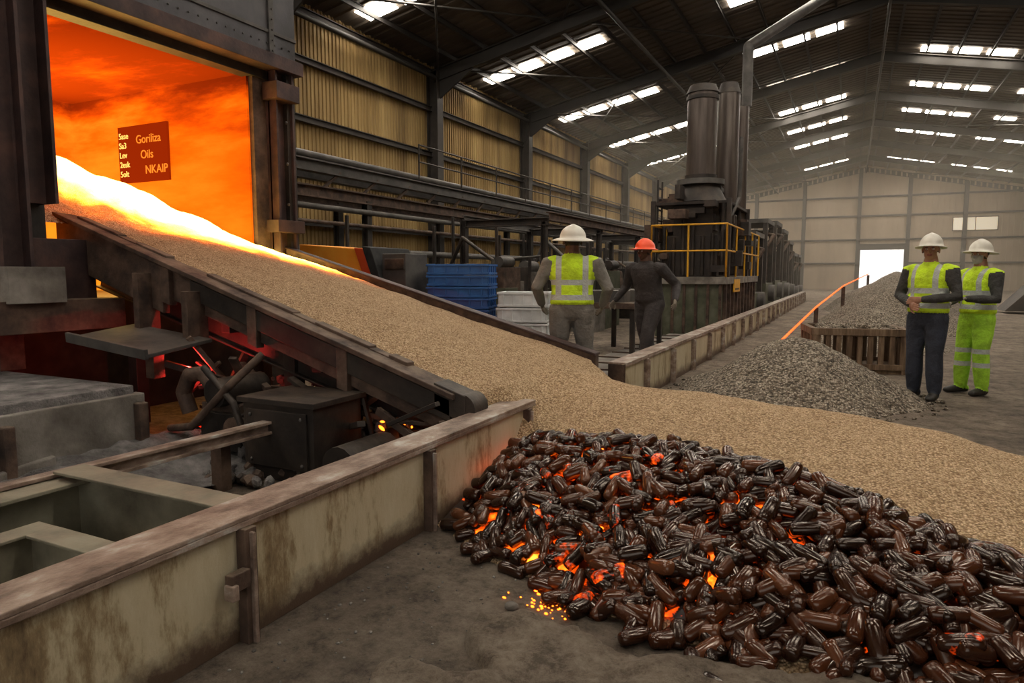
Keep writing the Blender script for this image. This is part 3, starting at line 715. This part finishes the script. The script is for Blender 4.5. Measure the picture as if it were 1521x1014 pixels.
def crate(name,cx,cy,z,w,d,h,m,rot=0):
    b=B(name); r=Matrix.Rotation(rot,3,'Z')
    def q(o,s): b.box(Vector((cx,cy,z))+r@Vector(o),s,m,r)
    q((0,0,.012),(w,d,.024))
    for s in(-1,1):
        q((0,s*(d/2-.01),h/2),(w,.02,h*.8)); q((s*(w/2-.01),0,h/2),(.02,d,h*.8))
        q((0,s*d/2,h-.015),(w+.04,.035,.03)); q((s*w/2,0,h-.015),(.035,d+.04,.03)); q((0,s*d/2,.02),(w+.02,.03,.03)); q((s*w/2,0,.02),(.03,d+.02,.03))
        for k in range(5): q((-w/2+w*(k+.5)/5,s*d/2,h/2),(.02,.03,h)); 
        for k in range(4): q((s*w/2,-d/2+d*(k+.5)/4,h/2),(.03,.02,h))
    b.done(.003)
for i in range(10): crate('blue_crate',-5.0+U(-.02,.02),8.5+U(-.02,.02),i*.158,.86,.62,.15,mBlue,.3)
for i in range(5): crate('white_crate',-4.13+U(-.02,.02),8.75,i*.215+.12,.68,.6,.205,mWhite,.3)
b=B('crate_pallet'); b.box((-4.13,8.75,.06),(.8,.7,.1),mWood,Matrix.Rotation(.3,3,'Z')); b.done(.003)
b=B('raised_walkway'); b.b2((-3.6,6.75,0),(-2.30,15.2,.1),mConc)
for i in range(12): b.b2((-3.6,6.9+i*.7,.1),(-2.36,6.95+i*.7,.12),mRust)
b.done()
b=B('work_table'); b.b2((-4.2,11.0,.85),(-3.2,13,.95),mRust)
for x in(-4.15,-3.25):
    for y in(11.1,12.9): b.b2((x-.04,y-.04,.0),(x+.04,y+.04,.85),mDark)
for i in range(6): b.box((U(-4.1,-3.3),U(11.2,12.8),1.05),(U(.2,.5),U(.2,.6),.2),random.choice((mRust,mConc,mGrey)))
b.done(.005)
b=B('wheel_loader'); ox,oy=6.2,29.5
b.b2((ox,oy,.5),(ox+3.4,oy+1.5,1.2),mDark); b.b2((ox+1.4,oy+.1,1.2),(ox+2.6,oy+1.4,2.3),mDark); b.b2((ox+1.35,oy+.05,2.3),(ox+2.65,oy+1.45,2.4),mYel)
for x in(ox+.6,ox+2.8):
    for y in(oy-.15,oy+1.35): b.cyl((x,y,.55),(x,y+.3,.55),.55,mTire,n=24); b.cyl((x,y-.01,.55),(x,y+.31,.55),.25,mGrey,n=16)
b.prism([(ox-1.3,oy-.1,.1),(ox-.5,oy-.1,.1),(ox-.3,oy-.1,1.0),(ox-.5,oy-.1,1.0)],(0,1.7,0),mDark); b.beam((ox-.4,oy+.3,.5),(ox+.8,oy+.3,1.1),.12,.2,mDark)
b.done(.02)
# ------------------------------------------------------------ people
def cloth(name,c,bands=None):
    m,nt,bb=newmat(name); v,tc=coords(nt); n=nz(nt,v,9,6)
    r=ramp(nt,n,[tuple(x*.65 for x in c),c],[.35,.6]); out=r.outputs[0]
    if bands:
        s=nt.nodes.new('ShaderNodeSeparateXYZ'); nt.links.new(tc.outputs['Object'],s.inputs[0]); mk=None
        for z in bands['h']:
            q=mth(nt,'COMPARE',s.outputs['Z'],z,.028); mk=q if mk is None else mth(nt,'MAXIMUM',mk,q)
        if bands.get('v'):
            q=mth(nt,'COMPARE',mth(nt,'ABSOLUTE',s.outputs['X']),.115,.025); q=mth(nt,'MULTIPLY',q,mth(nt,'GREATER_THAN',s.outputs['Z'],bands['h'][0])); mk=mth(nt,'MAXIMUM',mk,q)
        mx=nt.nodes.new('ShaderNodeMixRGB'); nt.links.new(mk,mx.inputs[0]); nt.links.new(out,mx.inputs[1]); mx.inputs[2].default_value=(.42,.44,.42,1); out=mx.outputs[0]
    nt.links.new(out,bb.inputs['Base Color']); bb.inputs['Roughness'].default_value=.85
    bumpn(nt,bb,nz(nt,v,14,3),.7,.035); return m
cVest=cloth('hi_vis_vest',(.6,.85,.02),{'h':[1.03,1.19],'v':1})
cLime=cloth('lime_trousers',(.4,.72,.04),{'h':[.36,.52]})
cGrey=cloth('grey_workwear',(.2,.185,.165)); cDark=cloth('dark_coverall',(.045,.038,.038)); cNavy=cloth('navy_trousers',(.028,.033,.05)); cKh=cloth('dark_sleeves',(.05,.048,.045))
cBoot=M('black_boots',[(.012,.01,.01),(.03,.026,.022)],8,.5,0,.1)
cSkinD=M('skin_dark',[(.09,.04,.024),(.13,.06,.038)],8,.5,0,.05); cSkinL=M('skin_tan',[(.28,.13,.08),(.38,.2,.13)],8,.5,0,.05)
cHair=M('dark_hair',[(.01,.008,.007),(.03,.02,.015)],20,.7,0,.3)
cHatW=M('white_hard_hat',[(.55,.52,.45),(.72,.69,.62)],5,.35,0,.02); cHatO=M('orange_hard_hat',[(.85,.06,.008),(.95,.1,.015)],5,.35,0,.02)
cMask=M('white_face_mask',[(.3,.29,.28),(.4,.39,.38)],5,.8,0,.05); cGlove=M('work_glove',[(.12,.1,.08),(.2,.17,.13)],9,.8,0,.2)
cEye=M('eye_white',[(.6,.6,.58),(.7,.7,.68)],5,.3,0,0); cPup=M('pupil',[(.01,.01,.01),(.02,.015,.01)],5,.2,0,0); cLip=M('lips',[(.2,.06,.05),(.25,.08,.06)],5,.5,0,0)
def remesh(b,vox,sm,name,assign,parent,mats):
    me=b.mesh(); o=bpy.data.objects.new('tmp',me); col.objects.link(o)
    md=o.modifiers.new('r','REMESH'); md.mode='VOXEL'; md.voxel_size=vox; md.use_smooth_shade=True
    s=o.modifiers.new('s','SMOOTH'); s.iterations=sm; s.factor=.5
    dg=bpy.context.evaluated_depsgraph_get(); dg.update(); m2=bpy.data.meshes.new_from_object(o.evaluated_get(dg)); bpy.data.objects.remove(o)
    m2.materials.clear()
    for m in mats: m2.materials.append(m)
    for p in m2.polygons: p.material_index=mats.index(assign(p.center)); p.use_smooth=True
    m2.name=name; ob=bpy.data.objects.new(name,m2); col.objects.link(ob); ob.parent=parent; return ob
def segd(p,a,c):
    ab=c-a; t=max(0,min(1,(p-a).dot(ab)/ab.length_squared)); return (p-a-ab*t).length
def hand(b,w,d,pn,side,curl,m):
    w=Vector(w); d=Vector(d).normalized(); pn=Vector(pn); pn=(pn-d*pn.dot(d)).normalized(); s=d.cross(pn)*side
    b.loft([w-d*.01,w+d*.03,w+d*.085],[(.026,.02),(.036,.018),(.04,.015)],m,side=s,n=10)
    for k,(off,L) in enumerate(((.03,.068),(.010,.078),(-.011,.072),(-.031,.056))):
        p=w+d*.085+s*off; pts=[p-d*.02,p]; dd=d.copy(); a=curl*(.5+.12*k)
        for f in(.45,.32,.23):
            dd=(Matrix.Rotation(a,3,d.cross(pn))@dd); p=p+dd*L*f; pts.append(p.copy())
        b.loft(pts,[.009,.0095,.009,.008,.007],m,side=s,n=8)
    p=w+d*.03+s*.03; t=(d*.6+s*.75+pn*.3).normalized(); b.loft([p-s*.015,p+t*.03,p+t*.045+d*.018+pn*.008,p+t*.05+d*.04+pn*.014],[.012,.011,.010,.008],m,side=pn,n=8)
def human(name,loc,phi,scale,P):
    root=empty(name,loc); root.rotation_euler=(0,0,phi); root.scale=(scale*P.get('wide',1),scale*P.get('wide',1),scale)
    ly=P.get('lean',0); sh=P['shirt']; pa=P['pants']; ve=P.get('vest'); bulk=P.get('bulk',1)
    b=B('body'); D=mDark; bones=[];arms=[]
    vx=.012 if ve else 0
    tz=[(.86,.145,.11,0),(.92,.168,.128,0),(.955,.168,.126,.1),(.965,.182+vx,.137+vx,.12),(1.1,.168+vx,.128+vx,.35),(1.2,.175+vx,.13+vx,.6),(1.32,.192+vx,.135+vx,.85),(1.41,.19,.118,1),(1.455,.13,.088,1),(1.485,.075,.072,1),(1.56,.058,.06,1.1)]
    b.loft([(0,ly*l,z) for z,_,_,l in tz],[(rx*(bulk if z<1.45 else 1),ry*(bulk if z<1.45 else 1)) for z,rx,ry,l in tz],D,n=24)
    hips=[Vector((s*.095,0,.9)) for s in(-1,1)]
    for k,s in enumerate((-1,1)):
        an=Vector((*P['feet'][k],P.get('lift',(.0,.0))[k]+.1)); kn=(hips[k]+an)/2+Vector((0,P.get('knee',(.03,.03))[k],.02))
        f=bulk
        b.loft([hips[k],hips[k]*.5+kn*.5,kn,kn*.45+an*.55,an+Vector((0,0,.02))],[.108*f,.098*f,.078*f,.08*f,.066*f],D,n=14)
        yaw=-s*P.get('toe',.2); fd=Vector((-math.sin(yaw),math.cos(yaw),0)); g=an-Vector((0,0,.1))
        b.loft([g-fd*.06+Vector((0,0,.055)),g+fd*.03+Vector((0,0,.055)),g+fd*.11+Vector((0,0,.045)),g+fd*.17+Vector((0,0,.038))],[(.042,.05),(.048,.052),(.052,.042),(.046,.034)],D,side=(1,0,0),n=12)
        b.loft([an+Vector((0,0,.05)),g+Vector((0,0,.05))],[.055,.05],D)
        bones+= [(hips[k],kn,pa),(kn,an+Vector((0,0,.03)),pa),(g+Vector((0,0,.05)),g+fd*.17+Vector((0,0,.04)),cBoot)]
    hb=B('hands')
    for k,s in enumerate((-1,1)):
        S=Vector((s*.195*bulk,ly,1.405)); el=Vector(P['elbow'][k]); wr=Vector(P['wrist'][k])
        b.loft([S-Vector((s*.05,0,-.01)),S,S*.5+el*.5,el,el*.5+wr*.5,wr],[.07,.078*bulk,.062*bulk,.054*bulk,.048*bulk,.04],D,n=12)
        arms+=[(S+(el-S)*.1,el),(el,wr)]
        hand(hb,wr+(wr-el).normalized()*.015,wr-el,P.get('palm',((1,0,0),(-1,0,0)))[k],s*(-1),P.get('curl',.6),D)
    def asg(p):
        yl=ly*max(0,min(1.1,(p.z-.95)/.45))
        if p.z>1.5 and math.hypot(p.x,p.y-ly)<.095: return P['skin']
        if p.z>.5:
            da=min(segd(p,a,c) for a,c in arms)
            inner=(abs(p.x)/(.2*bulk))**2+((p.y-yl)/(.155*bulk))**2
            if da<.085 and (inner>1.0 or (p.z>1.3 and abs(p.x)>.178*bulk)): return sh
        if p.z>.955: return ve or sh
        best=min((segd(p,a,c)-(.085 if m is pa else .05),i) for i,(a,c,m) in enumerate(bones)); return bones[best[1]][2]
    ms=[]
    for x in [sh,pa,cBoot,P['skin']]+([ve] if ve else []):
        if x not in ms: ms.append(x)
    remesh(b,.012,3,'body',asg,root,ms)
    gm=P.get('glove') or P['skin']; remesh(hb,.0055,2,'hands',lambda p:gm,root,[gm])
    hy=P.get('yaw',0); hr=Matrix.Rotation(hy,4,'Z')@Matrix.Rotation(P.get('nod',0),4,'X'); hc=Matrix.Translation((0,ly*1.1+.015,1.63))@hr
    b=B('head'); b.ell((0,-.005,.03),(.077,.097,.09),D,16,20); b.ell((0,.03,-.045),(.06,.064,.07),D,14,18); b.ell((0,.058,-.088),(.03,.028,.024),D,8,12)
    b.loft([(0,.085,.012),(0,.1,-.012),(0,.106,-.026)],[.009,.012,.015],D); b.ell((0,.085,.028),(.05,.014,.01),D,8,12)
    for s in(-1,1): b.ell((s*.078,.0,-.012),(.01,.022,.032),D,8,10); b.ell((s*.04,.07,-.02),(.02,.018,.02),D,8,10)
    b.ell((0,.09,-.055),(.024,.010,.006),D,6,10); b.ell((0,.088,-.067),(.021,.010,.007),D,6,10); b.loft([(0,-.02,-.05),(0,-.03,-.12)],[.055,.055],D)
    def ah(p):
        if P.get('mask') and p.y>.03 and p.z<-.008: return cMask
        if p.y<.015+.3*max(0,p.z) and p.z>-.05 and abs(p.x)<.083 and not(abs(p.x)>.074 and p.y>-.025): return cHair
        if abs(p.z+.061)<.010 and p.y>.088 and abs(p.x)<.024: return cLip
        return P['skin']
    hd=remesh(b,.0065,2,'head',ah,root,[P['skin'],cHair,cMask,cLip]); hd.matrix_local=hc
    b=B('eyes')
    for s in(-1,1): b.ell((s*.029,.077,.004),(.014,.012,.009),cEye,8,10); b.ell((s*.029,.088,.004),(.006,.004,.006),cPup,6,8); b.ell((s*.03,.091,.022),(.018,.006,.004),cHair,6,8)
    o=b.done(0,root); o.matrix_local=hc
    b=B('hard_hat'); N=36; rings=[]; br=P.get('brim',.03); hm=P['hat']
    for i in range(9):
        t=math.pi/2*i/8; rings.append((math.sin(t),.135*math.cos(t)+.0,0))
    rings+=[(1.03,-.008,.5),(1.06,-.018,1),(1.05,-.024,1),(.98,-.012,.0),(.9,.03,0)]
    vs=[]
    for q,z,f in rings:
        for j in range(N):
            a=2*math.pi*j/N; ext=br+ (.035*max(0,math.sin(a))**3 if br<.05 else .0); rx=.113*q+(ext if f else 0)*f; ry=.135*q+(ext if f else 0)*f
            rid=.008*math.exp(-(math.cos(a)*rx/.018)**2) if q<.95 else 0
            vs.append((rx*math.cos(a),ry*math.sin(a)-.0,z+rid+(-.012*f if br>.05 else 0)))
    fs=[(i*N+j,(i+1)*N+j,(i+1)*N+(j+1)%N,i*N+(j+1)%N) for i in range(len(rings)-1) for j in range(N)]
    b.add(vs,fs,hm,True); o=b.done(0,root); o.matrix_local=hc@Matrix.Translation((0,-.005,.04))@Matrix.Rotation(.08,4,'X')
    return root
human('construction_worker',(-2.78,7.12,.12),math.radians(20),1.03,dict(wide=1.24,shirt=cGrey,pants=cGrey,vest=cVest,hat=cHatW,brim=.062,skin=cSkinD,glove=cGlove,feet=((-.13,0),(.13,.03)),
  elbow=((-.31,.02,1.13),(.31,.0,1.12)),wrist=((-.28,.2,.95),(.27,.18,.94)),palm=((1,0,0),(-1,0,0)),yaw=.25,lean=.02))
human('construction_worker',(-2.55,9.55,.12),math.radians(160),1.0,dict(shirt=cDark,pants=cDark,hat=cHatO,skin=cSkinD,glove=cGlove,feet=((-.1,.22),(.1,-.18)),lift=(0,.03),knee=(.06,.08),wide=1.12,bulk=1.1,
  elbow=((-.34,-.08,1.16),(.34,.03,1.14)),wrist=((-.44,.1,.97),(.42,.16,.94)),lean=.1,yaw=-.2,nod=-.06,curl=.5))
human('construction_worker',(.8,9.1,0),math.radians(150),1.05,dict(shirt=cKh,pants=cNavy,vest=cVest,hat=cHatW,skin=cSkinL,bulk=1.08,feet=((-.12,.02),(.12,-.03)),
  elbow=((-.3,.03,1.13),(.3,.02,1.13)),wrist=((-.06,.24,1.1),(.06,.27,1.05)),palm=((0,-1,0),(0,-1,0)),yaw=.3,curl=.7))
human('construction_worker',(1.36,9.72,0),math.radians(128),1.02,dict(shirt=cKh,pants=cLime,vest=cVest,hat=cHatW,brim=.05,skin=cSkinL,mask=True,bulk=1.08,feet=((-.12,.0),(.12,.05)),glove=cGlove,
  elbow=((-.28,.05,1.12),(.28,.03,1.12)),wrist=((-.15,.3,1.13),(.12,.27,1.08)),palm=((0,0,-1),(0,0,-1)),yaw=.1,curl=.6))
# ------------------------------------------------------------ camera
th=math.radians(26.35); p=math.radians(5.74)
F=Vector((-math.sin(th)*math.cos(p),math.cos(th)*math.cos(p),-math.sin(p)))
cd=bpy.data.cameras.new('camera'); cd.lens=24; cd.sensor_width=36; cam=bpy.data.objects.new('camera',cd)
cam.location=(0,0,1.45); cam.rotation_euler=F.to_track_quat('-Z','Y').to_euler(); col.objects.link(cam); sc.camera=cam
sc.view_settings.view_transform='Standard'; sc.view_settings.exposure=0
